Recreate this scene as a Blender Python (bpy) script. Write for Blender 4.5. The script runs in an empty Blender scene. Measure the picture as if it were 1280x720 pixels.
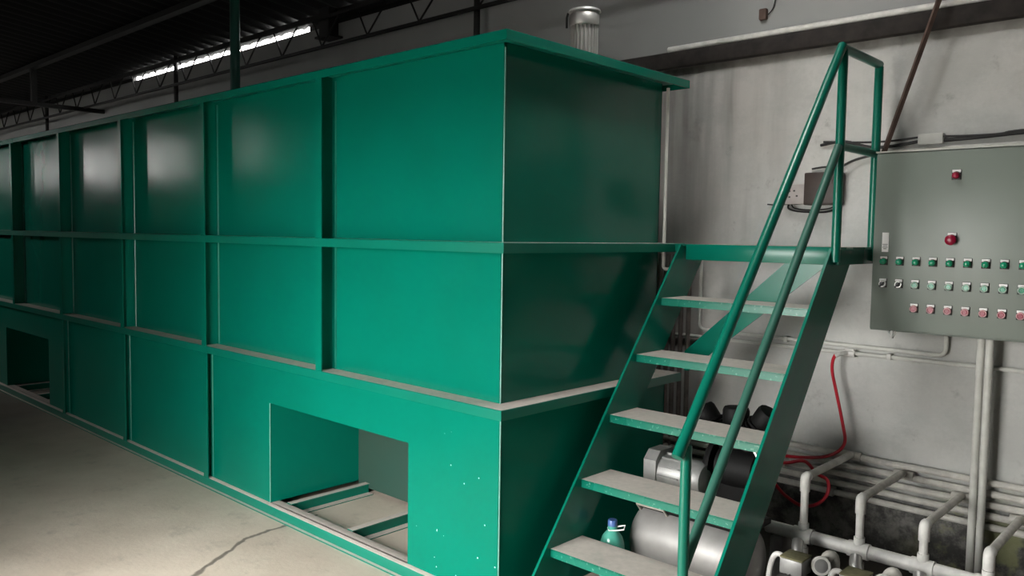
import bpy, bmesh, math, random
from mathutils import Vector, Matrix

random.seed(7)
scene = bpy.context.scene
COL = scene.collection

# ------------------------------------------------------------------ camera
FPX, YAW, PITCH, ROLL = 1016.12, 0.750221, 0.0655490, 0.0153735
CAM = Vector((2.23331, -2.34324, 1.6))
fw = Vector((-math.sin(YAW) * math.cos(PITCH), math.cos(YAW) * math.cos(PITCH), -math.sin(PITCH)))
rt = Vector((math.cos(YAW), math.sin(YAW), 0))
up = rt.cross(fw)
r2 = math.cos(ROLL) * rt + math.sin(ROLL) * up
u2 = -math.sin(ROLL) * rt + math.cos(ROLL) * up
cd = bpy.data.cameras.new('camera')
cd.sensor_width = 36.0
cd.lens = FPX / 1280.0 * 36.0
cd.clip_start = 0.05
cam = bpy.data.objects.new('camera', cd)
COL.objects.link(cam)
m = Matrix((r2, u2, -fw)).transposed().to_4x4()
m.translation = CAM
cam.matrix_world = m
scene.camera = cam

# ------------------------------------------------------------------ sky, daylight openings, exposure
W = bpy.data.worlds.new('overcast_sky')
scene.world = W
W.use_nodes = True
bg = W.node_tree.nodes['Background']
bg.inputs['Color'].default_value = (1.0, 0.985, 0.955, 1)
bg.inputs['Strength'].default_value = 1.0
try:
    W.cycles.sampling_method = 'MANUAL'
    W.cycles.sample_map_resolution = 64
except Exception:
    pass
scene.view_settings.view_transform = 'Standard'
scene.view_settings.look = 'None'
scene.view_settings.gamma = 1.0
scene.view_settings.use_curve_mapping = False
scene.view_settings.exposure = 4.65
scene.cycles.use_denoising = True
scene.cycles.max_bounces = 10
scene.cycles.diffuse_bounces = 2
scene.cycles.glossy_bounces = 4
scene.cycles.sample_clamp_indirect = 8.0

YF = -2.6                       # inner face of the front wall (behind the camera)
DOOR = (-1.3, 0.5, 0.0, 2.1)      # the open factory door: x0, x1, z0, z1
WINS = [(-15.3, -14.3), (-12.6, -11.6), (-10.0, -9.2), (-7.2, -6.7)]
WINZ = (2.3, 2.95)
FILL_OPENING = (0.1, 0.7, 0.2, 0.8)         # added, unseen rooflight brightening treads and wall: x0, x1, y0, y1


def portal(x0, x1, z0, z1):
    ld = bpy.data.lights.new('daylight_portal', 'AREA')
    ld.shape = 'RECTANGLE'
    ld.size = x1 - x0
    ld.size_y = z1 - z0
    ld.cycles.is_portal = True
    o = bpy.data.objects.new('daylight_portal', ld)
    COL.objects.link(o)
    o.location = ((x0 + x1) / 2, YF - 0.1, (z0 + z1) / 2)
    o.rotation_euler = (math.radians(90), 0, 0)


portal(*DOOR)
for a, b in WINS:
    portal(a, b, *WINZ)
ld = bpy.data.lights.new('daylight_portal', 'AREA')
ld.shape = 'RECTANGLE'
ld.size = FILL_OPENING[1] - FILL_OPENING[0]
ld.size_y = FILL_OPENING[3] - FILL_OPENING[2]
ld.cycles.is_portal = True
po = bpy.data.objects.new('daylight_portal', ld)
COL.objects.link(po)
po.location = ((FILL_OPENING[0] + FILL_OPENING[1]) / 2, (FILL_OPENING[2] + FILL_OPENING[3]) / 2, 3.9)


# ------------------------------------------------------------------ materials
def nt(name):
    mt = bpy.data.materials.new(name)
    mt.use_nodes = True
    t = mt.node_tree
    return mt, t, t.nodes['Principled BSDF']


class G:
    """tiny node helper"""

    def __init__(s, t):
        s.t = t

    def n(s, typ, **kw):
        o = s.t.nodes.new(typ)
        for k, v in kw.items():
            setattr(o, k, v)
        return o

    def l(s, a, b):
        s.t.links.new(a, b)

    def put(s, sock, v):
        if hasattr(v, 'links') or hasattr(v, 'is_output'):
            s.l(v, sock)
        else:
            sock.default_value = v

    def math(s, op, a, b=None, clamp=False):
        o = s.n('ShaderNodeMath', operation=op, use_clamp=clamp)
        s.put(o.inputs[0], a)
        if b is not None:
            s.put(o.inputs[1], b)
        return o.outputs[0]

    def noise(s, scale, detail=3, rough=0.55, vec=None, stretch=None):
        if vec is None:
            vec = s.n('ShaderNodeNewGeometry').outputs['Position']
        if stretch:
            mp = s.n('ShaderNodeMapping')
            mp.inputs['Scale'].default_value = stretch
            s.l(vec, mp.inputs['Vector'])
            vec = mp.outputs[0]
        o = s.n('ShaderNodeTexNoise')
        o.inputs['Scale'].default_value = scale
        o.inputs['Detail'].default_value = detail
        o.inputs['Roughness'].default_value = rough
        s.l(vec, o.inputs['Vector'])
        return o.outputs['Fac']

    def ramp(s, v, lo, hi, a=0.0, b=1.0):
        o = s.n('ShaderNodeMapRange')
        o.interpolation_type = 'SMOOTHSTEP'
        s.put(o.inputs['Value'], v)
        o.inputs['From Min'].default_value = lo
        o.inputs['From Max'].default_value = hi
        o.inputs['To Min'].default_value = a
        o.inputs['To Max'].default_value = b
        return o.outputs[0]

    def mix(s, f, a, b):
        o = s.n('ShaderNodeMix', data_type='RGBA')
        s.put(o.inputs['Factor'], f)
        for sock, v in ((o.inputs['A'], a), (o.inputs['B'], b)):
            pass
        ia = [i for i in o.inputs if i.name == 'A' and i.type == 'RGBA'][0]
        ib = [i for i in o.inputs if i.name == 'B' and i.type == 'RGBA'][0]
        for sock, v in ((ia, a), (ib, b)):
            if isinstance(v, tuple):
                sock.default_value = v + (1,) if len(v) == 3 else v
            else:
                s.l(v, sock)
        return [q for q in o.outputs if q.type == 'RGBA'][0]

    def xyz(s):
        o = s.n('ShaderNodeSeparateXYZ')
        s.l(s.n('ShaderNodeNewGeometry').outputs['Position'], o.inputs[0])
        return o.outputs

    def nz(s):
        o = s.n('ShaderNodeSeparateXYZ')
        s.l(s.n('ShaderNodeNewGeometry').outputs['Normal'], o.inputs[0])
        return o.outputs[2]

    def bump(s, bs, h, strength, dist):
        o = s.n('ShaderNodeBump')
        o.inputs['Strength'].default_value = strength
        o.inputs['Distance'].default_value = dist
        s.put(o.inputs['Height'], h)
        s.l(o.outputs[0], bs.inputs['Normal'])


def simple(name, col, rough=0.5, metal=0.0, var=0.25, scale=14, bump=0.0, spec=0.5):
    mt, t, b = nt(name)
    g = G(t)
    dark = tuple(c * (1 - var) for c in col)
    g.l(g.mix(g.ramp(g.noise(scale), 0.3, 0.7), dark, col), b.inputs['Base Color'])
    b.inputs['Roughness'].default_value = rough
    b.inputs['Metallic'].default_value = metal
    b.inputs['Specular IOR Level'].default_value = spec
    if bump:
        g.bump(b, g.noise(scale * 3), bump, 0.01)
    return mt


GREEN = (0.0010, 0.150, 0.100)
DUST = (0.58, 0.52, 0.47)


def green_paint(name, dust=0.0, spec=0.5, wavy=0.0, specks=False, rough=0.27, col=GREEN, wear=0.0):
    mt, t, b = nt(name)
    g = G(t)
    c2 = (col[0] * 1.3, col[1] * 0.93, col[2] * 0.92)
    base = g.mix(g.ramp(g.noise(1.7, 4), 0.3, 0.7), col, c2)
    rg = g.ramp(g.noise(3, 2), 0.3, 0.75, rough - 0.02, rough + 0.03)
    if wear:
        base = g.mix(g.math('MULTIPLY', g.ramp(g.noise(60, 2), 0.62, 0.7), wear), base, (0.25, 0.55, 0.45))
    if specks:
        v = g.n('ShaderNodeTexVoronoi')
        v.inputs['Scale'].default_value = 22
        g.l(g.n('ShaderNodeNewGeometry').outputs['Position'], v.inputs['Vector'])
        sp = g.n('ShaderNodeSeparateXYZ')
        g.l(v.outputs['Color'], sp.inputs[0])
        pick = g.math('LESS_THAN', sp.outputs[0], 0.45)
        dot = g.math('LESS_THAN', v.outputs['Distance'], 0.075)
        xs = g.xyz()
        near = g.ramp(xs[0], -0.62, -0.5)
        low = g.ramp(xs[2], 0.5, 0.8, 1.0, 0.0)
        f = g.math('MULTIPLY', g.math('MULTIPLY', pick, dot), g.math('MULTIPLY', near, low))
        base = g.mix(f, base, (0.45, 0.75, 0.62))
    if dust:
        f = g.ramp(g.nz(), 0.75, 0.95)
        f = g.math('MULTIPLY', f, g.ramp(g.noise(9, 4), 0.28, 0.5, 0.85, 1.0))
        f = g.math('MULTIPLY', f, dust)
        d = g.mix(g.noise(40, 3), tuple(c * 0.8 for c in DUST), tuple(min(1, c * 1.15) for c in DUST))
        base = g.mix(f, base, d)
        rr = g.n('ShaderNodeMix', data_type='FLOAT')
        g.l(f, rr.inputs['Factor'])
        g.l(rg, rr.inputs['A'])
        rr.inputs['B'].default_value = 0.95
        rg = rr.outputs['Result']
    g.l(base, b.inputs['Base Color'])
    g.l(rg, b.inputs['Roughness'])
    b.inputs['Specular IOR Level'].default_value = spec
    if wavy:
        h = g.math('ADD', g.noise(1.3, 1), g.math('MULTIPLY', g.noise(55, 2), 0.012))
        g.bump(b, h, wavy, 0.05)
    return mt


M = {}
M['green'] = green_paint('green_gloss_paint', rough=0.22, spec=0.3)
M['panel'] = green_paint('green_panel_paint', wavy=0.10, rough=0.18, spec=0.36)
M['panel_low'] = green_paint('green_lower_panel_paint', wavy=0.08, specks=True, rough=0.24, spec=0.1)
M['ledge'] = green_paint('green_ledge_paint_dusty', dust=1.0, rough=0.3)
M['tread'] = green_paint('green_tread_paint_dusty', dust=0.92, wear=0.3)
M['bead'] = simple('pale_highlight_bead', (0.13, 0.42, 0.33), 0.35)  # edge highlight of the corner put into a paler bead colour
M['rib_bead'] = simple('green_weld_bead', (0.012, 0.21, 0.15), 0.3)
M['rail'] = green_paint('green_rail_paint', rough=0.3)
M['rail_dusty'] = green_paint('green_rail_paint_faded', rough=0.5, col=(0.025, 0.125, 0.09))
M['dark_green'] = green_paint('dark_green_pipe_paint', rough=0.5, col=(0.003, 0.07, 0.05))
M['grey_green'] = green_paint('grey_green_paint', rough=0.5, col=(0.022, 0.062, 0.047))  # darker, greyer green for the alcove back plates
M['pvc'] = simple('white_pvc', (0.80, 0.79, 0.75), 0.4, var=0.2, scale=20)
M['pvc_dusty'] = simple('dusty_pvc', (0.68, 0.66, 0.60), 0.6, var=0.25, scale=18)
M['conduit'] = simple('grey_white_conduit', (0.68, 0.68, 0.63), 0.5, var=0.15)
M['brown_pipe'] = simple('brown_grey_pipe', (0.26, 0.22, 0.20), 0.5, var=0.35)
M['steel'] = simple('bare_steel', (0.55, 0.54, 0.52), 0.42, 0.75, var=0.15, scale=8)
M['tank_silver'] = simple('dull_silver_paint', (0.33, 0.32, 0.31), 0.5, 0.35, var=0.2, scale=9)
M['grey_cast'] = simple('grey_cast_metal', (0.34, 0.34, 0.33), 0.45, 0.3, var=0.25)
M['black_cast'] = simple('black_cast_iron', (0.005, 0.005, 0.005), 0.6, var=0.3, spec=0.15)
M['dark_steel'] = simple('dark_roof_steel', (0.006, 0.0055, 0.005), 0.6, var=0.4)
M['rust'] = simple('rusty_brown_steel', (0.12, 0.075, 0.06), 0.7, var=0.4)
M['beige'] = simple('beige_post_paint', (0.40, 0.37, 0.32), 0.5)
M['red_hose'] = simple('red_rubber_hose', (0.55, 0.015, 0.03), 0.35, var=0.15)
M['red_plastic'] = simple('red_button_plastic', (0.30, 0.006, 0.035), 0.3, var=0.1)
M['pink_ring'] = simple('pale_red_button_ring', (0.62, 0.28, 0.30), 0.35, var=0.1)
M['green_lens'] = simple('green_lamp_lens', (0.01, 0.28, 0.14), 0.2, var=0.1)
M['pale_green_ring'] = simple('pale_green_button_ring', (0.34, 0.52, 0.42), 0.35, var=0.1)
M['black_plastic'] = simple('black_plastic', (0.014, 0.015, 0.015), 0.4, var=0.1)
M['white_plate'] = simple('white_name_plate', (0.88, 0.88, 0.86), 0.5, var=0.06)
M['cabinet'] = simple('grey_cabinet_enamel', (0.205, 0.240, 0.210), 0.38, var=0.07, scale=3)
M['cable'] = simple('black_cable', (0.012, 0.012, 0.012), 0.5)
M['brown_box'] = simple('brown_plastic_box', (0.055, 0.038, 0.032), 0.5)
M['switch_box'] = simple('dirty_white_switch_box', (0.44, 0.40, 0.38), 0.5, var=0.15)
M['jug'] = simple('translucent_teal_plastic', (0.10, 0.44, 0.34), 0.15, var=0.1)
M['blue_cap'] = simple('blue_plastic_cap', (0.08, 0.16, 0.42), 0.35)
M['olive_dust'] = simple('olive_dust_film', (0.20, 0.19, 0.10), 0.9, var=0.3, scale=40)
M['frame_white'] = simple('window_frame_white', (0.5, 0.5, 0.48), 0.5)
M['front_wall'] = simple('front_wall_dark_plaster', (0.05, 0.05, 0.048), 0.9, var=0.3, scale=2)
M['roof'] = simple('dark_corrugated_sheet', (0.005, 0.0055, 0.006), 0.75, var=0.3, scale=2)
M['ground'] = simple('outdoor_concrete', (0.22, 0.21, 0.20), 0.9, var=0.2, scale=1)

# glass for the high windows
mt, t, b = nt('window_glass')
b.inputs['Base Color'].default_value = (0.85, 0.95, 0.95, 1)
b.inputs['Transmission Weight'].default_value = 1.0
b.inputs['Roughness'].default_value = 0.0
b.inputs['IOR'].default_value = 1.02
M['glass'] = mt


def wall_mat():
    mt, t, b = nt('stained_plaster')
    g = G(t)
    P = g.xyz()
    base = g.mix(g.ramp(g.noise(1.1, 5, 0.6), 0.3, 0.7), (0.53, 0.53, 0.505), (0.66, 0.66, 0.635))
    # trowel marks and pinkish old damp
    base = g.mix(g.math('MULTIPLY', g.ramp(g.noise(3.5, 5, 0.65, stretch=(1, 1, 2.4)), 0.45, 0.75), 0.45), base, (0.47, 0.50, 0.475))
    pink = g.math('MULTIPLY', g.ramp(P[0], -0.2, 0.6, 1.0, 0.0), g.ramp(g.noise(1.6, 3), 0.3, 0.65))
    base = g.mix(g.math('MULTIPLY', pink, 0.6), base, (0.50, 0.455, 0.42))
    # run-down streaks, strongest near the tank corner
    st = g.ramp(g.noise(4.5, 4, 0.6, stretch=(1, 1, 0.10)), 0.44, 0.76)
    st = g.math('MULTIPLY', st, g.ramp(P[0], -0.1, 0.45, 0.75, 0.10))
    st = g.math('MULTIPLY', st, g.ramp(P[2], 1.0, 2.4, 0.25, 1.0))
    base = g.mix(st, base, (0.10, 0.085, 0.075))
    # darker just below the beam, with an uneven edge
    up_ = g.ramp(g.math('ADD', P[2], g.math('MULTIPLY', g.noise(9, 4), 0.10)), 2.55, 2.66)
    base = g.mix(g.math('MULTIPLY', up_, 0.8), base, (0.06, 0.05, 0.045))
    # scattered grey smudges
    sm = g.ramp(g.noise(5, 6, 0.7), 0.58, 0.72)
    base = g.mix(g.math('MULTIPLY', sm, 0.55), base, (0.22, 0.22, 0.21))
    mo = g.ramp(g.noise(2.2, 7, 0.72), 0.40, 0.62)
    base = g.mix(g.math('MULTIPLY', mo, 0.42), base, (0.36, 0.37, 0.35))
    # damp black foot of the wall with mossy patches
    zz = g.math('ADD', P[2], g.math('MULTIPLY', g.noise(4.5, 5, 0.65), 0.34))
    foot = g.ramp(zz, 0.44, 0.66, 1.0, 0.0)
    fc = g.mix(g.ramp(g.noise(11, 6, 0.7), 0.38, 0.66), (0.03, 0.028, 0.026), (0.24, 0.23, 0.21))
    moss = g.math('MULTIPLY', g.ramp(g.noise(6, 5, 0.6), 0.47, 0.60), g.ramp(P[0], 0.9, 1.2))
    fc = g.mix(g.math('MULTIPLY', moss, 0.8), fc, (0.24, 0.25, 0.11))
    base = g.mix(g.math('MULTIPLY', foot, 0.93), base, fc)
    g.l(base, b.inputs['Base Color'])
    b.inputs['Roughness'].default_value = 0.85
    g.bump(b, g.noise(26, 6, 0.65), 0.25, 0.01)
    return mt


M['wall'] = wall_mat()
M['wall_upper'] = simple('smooth_grey_plaster', (0.37, 0.38, 0.37), 0.9, var=0.12, scale=1.5, bump=0.1)
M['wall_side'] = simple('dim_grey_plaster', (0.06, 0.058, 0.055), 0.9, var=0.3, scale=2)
M['beam'] = simple('dark_brown_dirty_beam', (0.032, 0.026, 0.023), 0.85, var=0.6, scale=12, bump=0.2)

CRACK = [(-1.34, -0.635), (-1.432, -0.49), (-1.475, -0.41), (-1.558, -0.296), (-1.60, -0.187), (-1.60, -0.02), (-1.63, 0.2)]
CRACK = [(-1.20, -0.93), (-1.27, -0.78)] + CRACK


def floor_mat():
    mt, t, b = nt('worn_concrete')
    g = G(t)
    pos = g.n('ShaderNodeNewGeometry').outputs['Position']
    P = g.xyz()
    base = g.mix(g.ramp(g.noise(1.3, 6, 0.6), 0.3, 0.72), (0.56, 0.475, 0.39), (0.70, 0.605, 0.51))
    base = g.mix(g.math('MULTIPLY', g.ramp(g.noise(6, 6, 0.7), 0.52, 0.75), 0.35), base, (0.24, 0.21, 0.18))
    # fading daylight painted in: concrete darkens deeper along the tank
    far_shade = g.math('ADD', P[0], g.math('MULTIPLY', g.noise(0.9, 4), 1.5))
    far_shade = g.ramp(far_shade, -5.0, -3.4, 1.0, 0.0)
    base = g.mix(g.math('MULTIPLY', far_shade, 0.72), base, (0.105, 0.10, 0.088))
    # wet dirt around the pumps
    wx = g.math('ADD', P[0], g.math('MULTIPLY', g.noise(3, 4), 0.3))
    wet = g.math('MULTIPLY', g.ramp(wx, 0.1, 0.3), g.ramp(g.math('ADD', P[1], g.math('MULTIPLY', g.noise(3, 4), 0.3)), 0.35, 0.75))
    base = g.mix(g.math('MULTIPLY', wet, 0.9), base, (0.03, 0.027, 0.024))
    # the crack: distance to a wandering polyline
    wob = g.n('ShaderNodeTexNoise')
    wob.inputs['Scale'].default_value = 14
    wob.inputs['Detail'].default_value = 4
    g.l(pos, wob.inputs['Vector'])
    vs = g.n('ShaderNodeVectorMath', operation='SUBTRACT')
    g.l(wob.outputs['Color'], vs.inputs[0])
    vs.inputs[1].default_value = (0.5, 0.5, 0.5)
    vm = g.n('ShaderNodeVectorMath', operation='SCALE')
    g.l(vs.outputs[0], vm.inputs[0])
    vm.inputs['Scale'].default_value = 0.05
    va = g.n('ShaderNodeVectorMath', operation='ADD')
    g.l(pos, va.inputs[0])
    g.l(vm.outputs[0], va.inputs[1])
    sep = g.n('ShaderNodeSeparateXYZ')
    g.l(va.outputs[0], sep.inputs[0])
    X, Y = sep.outputs[0], sep.outputs[1]
    dmin = None
    for (ax, ay), (bx, by) in zip(CRACK[:-1], CRACK[1:]):
        dx, dy = bx - ax, by - ay
        L2 = dx * dx + dy * dy
        tt = g.math('ADD', g.math('MULTIPLY', X, dx / L2), g.math('MULTIPLY', Y, dy / L2))
        tt = g.math('SUBTRACT', tt, (ax * dx + ay * dy) / L2, clamp=True)
        ex = g.math('SUBTRACT', X, g.math('ADD', g.math('MULTIPLY', tt, dx), ax))
        ey = g.math('SUBTRACT', Y, g.math('ADD', g.math('MULTIPLY', tt, dy), ay))
        d = g.math('SQRT', g.math('ADD', g.math('MULTIPLY', ex, ex), g.math('MULTIPLY', ey, ey)))
        dmin = d if dmin is None else g.math('MINIMUM', dmin, d)
    wid = g.math('ADD', dmin, g.math('MULTIPLY', g.noise(9, 3), -0.018))
    ck = g.ramp(wid, -0.004, 0.010, 1.0, 0.0)
    base = g.mix(g.math('MULTIPLY', ck, 0.8), base, (0.11, 0.095, 0.08))
    g.l(base, b.inputs['Base Color'])
    g.l(g.ramp(g.noise(2, 4), 0.3, 0.7, 0.5, 0.8), b.inputs['Roughness'])
    h = g.math('SUBTRACT', g.noise(30, 5, 0.6), g.math('MULTIPLY', ck, 1.5))
    g.bump(b, h, 0.2, 0.01)
    return mt


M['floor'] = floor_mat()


# ------------------------------------------------------------------ mesh builder
class MB:
    def __init__(s):
        s.v, s.f = [], []

    def add(s, vs, fs):
        k = len(s.v)
        s.v += [tuple(p) for p in vs]
        s.f += [tuple(i + k for i in f) for f in fs]
        return s

    def box(s, x0, x1, y0, y1, z0, z1, b=0.0):
        if b <= 0:
            vs = [(x, y, z) for z in (z0, z1) for y in (y0, y1) for x in (x0, x1)]
            fs = [(0, 2, 3, 1), (4, 5, 7, 6), (0, 1, 5, 4), (2, 6, 7, 3), (0, 4, 6, 2), (1, 3, 7, 5)]
            return s.add(vs, fs)
        bm = bmesh.new()
        bmesh.ops.create_cube(bm, size=1)
        for v in bm.verts:
            v.co = Vector(((x0 + x1) / 2 + v.co.x * (x1 - x0), (y0 + y1) / 2 + v.co.y * (y1 - y0), (z0 + z1) / 2 + v.co.z * (z1 - z0)))
        bmesh.ops.bevel(bm, geom=bm.edges[:], offset=b, segments=2, affect='EDGES', profile=0.5)
        return s.bm(bm)

    def bm(s, bm):
        bm.verts.index_update()
        s.add([v.co[:] for v in bm.verts], [[v.index for v in f.verts] for f in bm.faces])
        bm.free()
        return s

    def tube(s, path, r, n=12, cap=True):
        pts = [Vector(p) for p in path]
        rs = r if isinstance(r, (list, tuple)) else [r] * len(pts)
        tan = []
        for i in range(len(pts)):
            a = pts[max(i - 1, 0)]
            c = pts[min(i + 1, len(pts) - 1)]
            tan.append((c - a).normalized())
        q = Vector((0, 0, 1)) if abs(tan[0].z) < 0.9 else Vector((1, 0, 0))
        nn = (q - tan[0] * q.dot(tan[0])).normalized()
        vs, fs = [], []
        for i, p in enumerate(pts):
            if i:
                nn = (nn - tan[i] * nn.dot(tan[i])).normalized()
            bb = tan[i].cross(nn)
            for k in range(n):
                a = 2 * math.pi * k / n
                vs.append(p + (nn * math.cos(a) + bb * math.sin(a)) * rs[i])
        for i in range(len(pts) - 1):
            for k in range(n):
                fs.append((i * n + k, i * n + (k + 1) % n, (i + 1) * n + (k + 1) % n, (i + 1) * n + k))
        if cap:
            fs.append(tuple(range(n - 1, -1, -1)))
            fs.append(tuple((len(pts) - 1) * n + k for k in range(n)))
        return s.add(vs, fs)

    def lathe(s, base, axis, prof, n=24):
        """prof: (radius, height) pairs along axis from base"""
        ax = Vector(axis).normalized()
        q = Vector((0, 0, 1)) if abs(ax.z) < 0.9 else Vector((1, 0, 0))
        a1 = (q - ax * q.dot(ax)).normalized()
        a2 = ax.cross(a1)
        bs = Vector(base)
        vs, fs = [], []
        for r, h in prof:
            for k in range(n):
                a = 2 * math.pi * k / n
                vs.append(bs + ax * h + (a1 * math.cos(a) + a2 * math.sin(a)) * max(r, 1e-4))
        for i in range(len(prof) - 1):
            for k in range(n):
                fs.append((i * n + k, i * n + (k + 1) % n, (i + 1) * n + (k + 1) % n, (i + 1) * n + k))
        fs.append(tuple(range(n - 1, -1, -1)))
        fs.append(tuple((len(prof) - 1) * n + k for k in range(n)))
        return s.add(vs, fs)

    def prism(s, poly, axis, a, b):
        """poly: 2-D points; axis 0: (y,z) extruded in x; 1: (x,z) in y; 2: (x,y) in z"""
        def mk(p, c):
            return (c, p[0], p[1]) if axis == 0 else ((p[0], c, p[1]) if axis == 1 else (p[0], p[1], c))
        n = len(poly)
        vs = [mk(p, a) for p in poly] + [mk(p, b) for p in poly]
        fs = [tuple(range(n - 1, -1, -1)), tuple(range(n, 2 * n))]
        fs += [(i, (i + 1) % n, n + (i + 1) % n, n + i) for i in range(n)]
        return s.add(vs, fs)

    def mesh(s, name, mat, o=(0, 0, 0)):
        me = bpy.data.meshes.new(name)
        me.from_pydata([(x - o[0], y - o[1], z - o[2]) for x, y, z in s.v], [], s.f)
        bm = bmesh.new()
        bm.from_mesh(me)
        bmesh.ops.recalc_face_normals(bm, faces=bm.faces[:])
        bm.to_mesh(me)
        bm.free()
        me.materials.append(M[mat])
        me.shade_smooth()
        me.set_sharp_from_angle(angle=math.radians(35))
        return me


def link(name, me, parent=None, loc=(0, 0, 0)):
    o = bpy.data.objects.new(name, me)
    COL.objects.link(o)
    o.location = loc
    if parent is not None:
        o.parent = parent
    return o


def part(name, mb, mat, parent, label=None, kind=None):
    """world-coordinate geometry made a child of parent"""
    org = Vector((0, 0, 0))
    q = parent
    while q is not None:
        org = org + q.location
        q = q.parent
    o = link(name, mb.mesh(name, mat, org), parent)
    if label:
        o['label'] = label
    if kind:
        o['kind'] = kind
    return o


def tag(o, label, cat, group=None):
    o['label'] = label
    o['category'] = cat
    if group:
        o['group'] = group
    return o


def thing(name, loc, label, cat, group=None):
    return tag(link(name, None, None, loc), label, cat, group)


def solo(name, mb, mat, label, cat, group=None):
    c = [sum(p[i] for p in mb.v) / len(mb.v) for i in range(3)]
    c[2] = min(p[2] for p in mb.v)
    return tag(link(name, mb.mesh(name, mat, c), None, c), label, cat, group)


def struct(name, mb, mat):
    o = link(name, mb.mesh(name, mat))
    o['kind'] = 'structure'
    return o


def spart(name, mb, mat, parent):
    return part(name, mb, mat, parent)


def arc(c, a, b, n=6):
    """rounded corner path from a to b around corner point c (quadratic)"""
    a, b, c = Vector(a), Vector(b), Vector(c)
    return [(a * (1 - t) ** 2 + c * 2 * t * (1 - t) + b * t * t) for t in [i / n for i in range(n + 1)]]


def spline(pts, sub=8):
    P = [Vector(p) for p in pts]
    out = []
    for i in range(len(P) - 1):
        p0, p1, p2, p3 = P[max(i - 1, 0)], P[i], P[i + 1], P[min(i + 2, len(P) - 1)]
        for k in range(sub):
            t = k / sub
            out.append(0.5 * (2 * p1 + (p2 - p0) * t + (2 * p0 - 5 * p1 + 4 * p2 - p3) * t * t + (3 * p1 - p0 - 3 * p2 + p3) * t ** 3))
    out.append(P[-1])
    return out


# ------------------------------------------------------------------ the hall
XL, XR, YW, ZW = -18.0, 9.0, 1.85, 3.40
SL = 0.12                                    # roof slope, rising away from the back wall


def roof_z(y):
    return 3.475 + SL * (YW - y)


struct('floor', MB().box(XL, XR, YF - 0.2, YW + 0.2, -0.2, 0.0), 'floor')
struct('ground', MB().box(-40, 30, -40, YF - 0.2, -0.25, -0.03), 'ground')
struct('wall_back', MB().box(XL, XR, YW, YW + 0.10, 0, 2.69), 'wall')
struct('wall_back_upper', MB().box(XL, XR, YW, YW + 0.10, 2.69, ZW), 'wall_upper')
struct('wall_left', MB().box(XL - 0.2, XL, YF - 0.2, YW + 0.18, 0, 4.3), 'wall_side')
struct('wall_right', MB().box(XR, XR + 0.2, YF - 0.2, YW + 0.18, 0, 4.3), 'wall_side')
# front wall with the open door and a row of high windows
fwb = MB()
x0, x1, z0, z1 = DOOR
xs = [XL, x0, x1, XR]
fwb.box(x1, XR, YF - 0.2, YF, 0, 4.2).box(x0, x1, YF - 0.2, YF, z1, 4.2)
fwb.box(XL, x0, YF - 0.2, YF, 0, WINZ[0]).box(XL, x0, YF - 0.2, YF, WINZ[1], 4.2)
edges = sorted([XL, x0] + [e for w in WINS for e in w])
for a, c in zip(edges[0::2], edges[1::2]):
    fwb.box(a, c, YF - 0.2, YF, WINZ[0], WINZ[1])
struct('wall_front', fwb, 'front_wall')
for i, (a, c) in enumerate(WINS):
    fr = MB()
    t_ = 0.05
    fr.box(a, c, YF - 0.14, YF - 0.08, WINZ[0], WINZ[0] + t_).box(a, c, YF - 0.14, YF - 0.08, WINZ[1] - t_, WINZ[1])
    for xm in (a, (a + c) / 2 - t_ / 2, c - t_):
        fr.box(xm, xm + t_, YF - 0.14, YF - 0.08, WINZ[0], WINZ[1])
    struct('window_%d' % (i + 1), fr, 'frame_white')
# added door leaf, out of view, shading the floor and panels to the left
dl = struct('shade_door_1', MB().box(DOOR[0] - 0.045, DOOR[0], YF + 0.02, -2.12, 0.012, DOOR[3] - 0.02, 0.004), 'front_wall')
for zz_ in (0.12, 1.0, 1.95):
    spart('ledge_board', MB().box(DOOR[0], DOOR[0] + 0.02, YF + 0.04, -2.14, zz_, zz_ + 0.10, 0.003), 'front_wall', dl)
spart('door_handle', MB().tube([(DOOR[0] + 0.0, -2.2, 1.18), (DOOR[0] + 0.05, -2.2, 1.18), (DOOR[0] + 0.05, -2.2, 1.34), (DOOR[0] + 0.0, -2.2, 1.34)], 0.008, 8), 'dark_steel', dl)
# corrugated roof sheet
rv, rf = [], []
nx = int((XR + 0.6 - XL) / 0.025)
ys = [YW + 0.10, FILL_OPENING[3], FILL_OPENING[2], YF - 0.5]
for j, y in enumerate(ys):
    for i in range(nx + 1):
        x = XL - 0.3 + i * 0.025
        for dz in (0.0, 0.004):
            rv.append((x, y, roof_z(y) + 0.022 + 0.018 * math.sin(2 * math.pi * x / 0.2) + dz))
w_ = 2 * (nx + 1)
for j in range(3):
    for i in range(nx):
        x = XL - 0.3 + (i + 0.5) * 0.025
        if j == 1 and FILL_OPENING[0] < x < FILL_OPENING[1]:
            continue
        a, bq, c, d = j * w_ + 2 * i, j * w_ + 2 * (i + 1), (j + 1) * w_ + 2 * (i + 1), (j + 1) * w_ + 2 * i
        rf.append((a, bq, c, d))
        rf.append((a + 1, d + 1, c + 1, bq + 1))
struct('ceiling', MB().add(rv, rf), 'roof')
# purlins under the sheet (the first one closes the daylight slot from above)
for i, y in enumerate((1.79, 1.0, -0.8, -2.2)):
    struct('trim_%d' % (i + 2), MB().box(XL, XR, y - 0.04, y + 0.04, roof_z(y) - 0.052, roof_z(y)), 'dark_steel')
# board closing the slot over the nearer half of the wall
struct('trim_7', MB().box(XL, -8.1, YW + 0.02, YW + 0.06, ZW, roof_z(YW + 0.06) + 0.01), 'dark_steel')
struct('trim_6', MB().box(-4.25, XR, YW + 0.02, YW + 0.06, ZW, roof_z(YW + 0.06) + 0.01), 'dark_steel')
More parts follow.
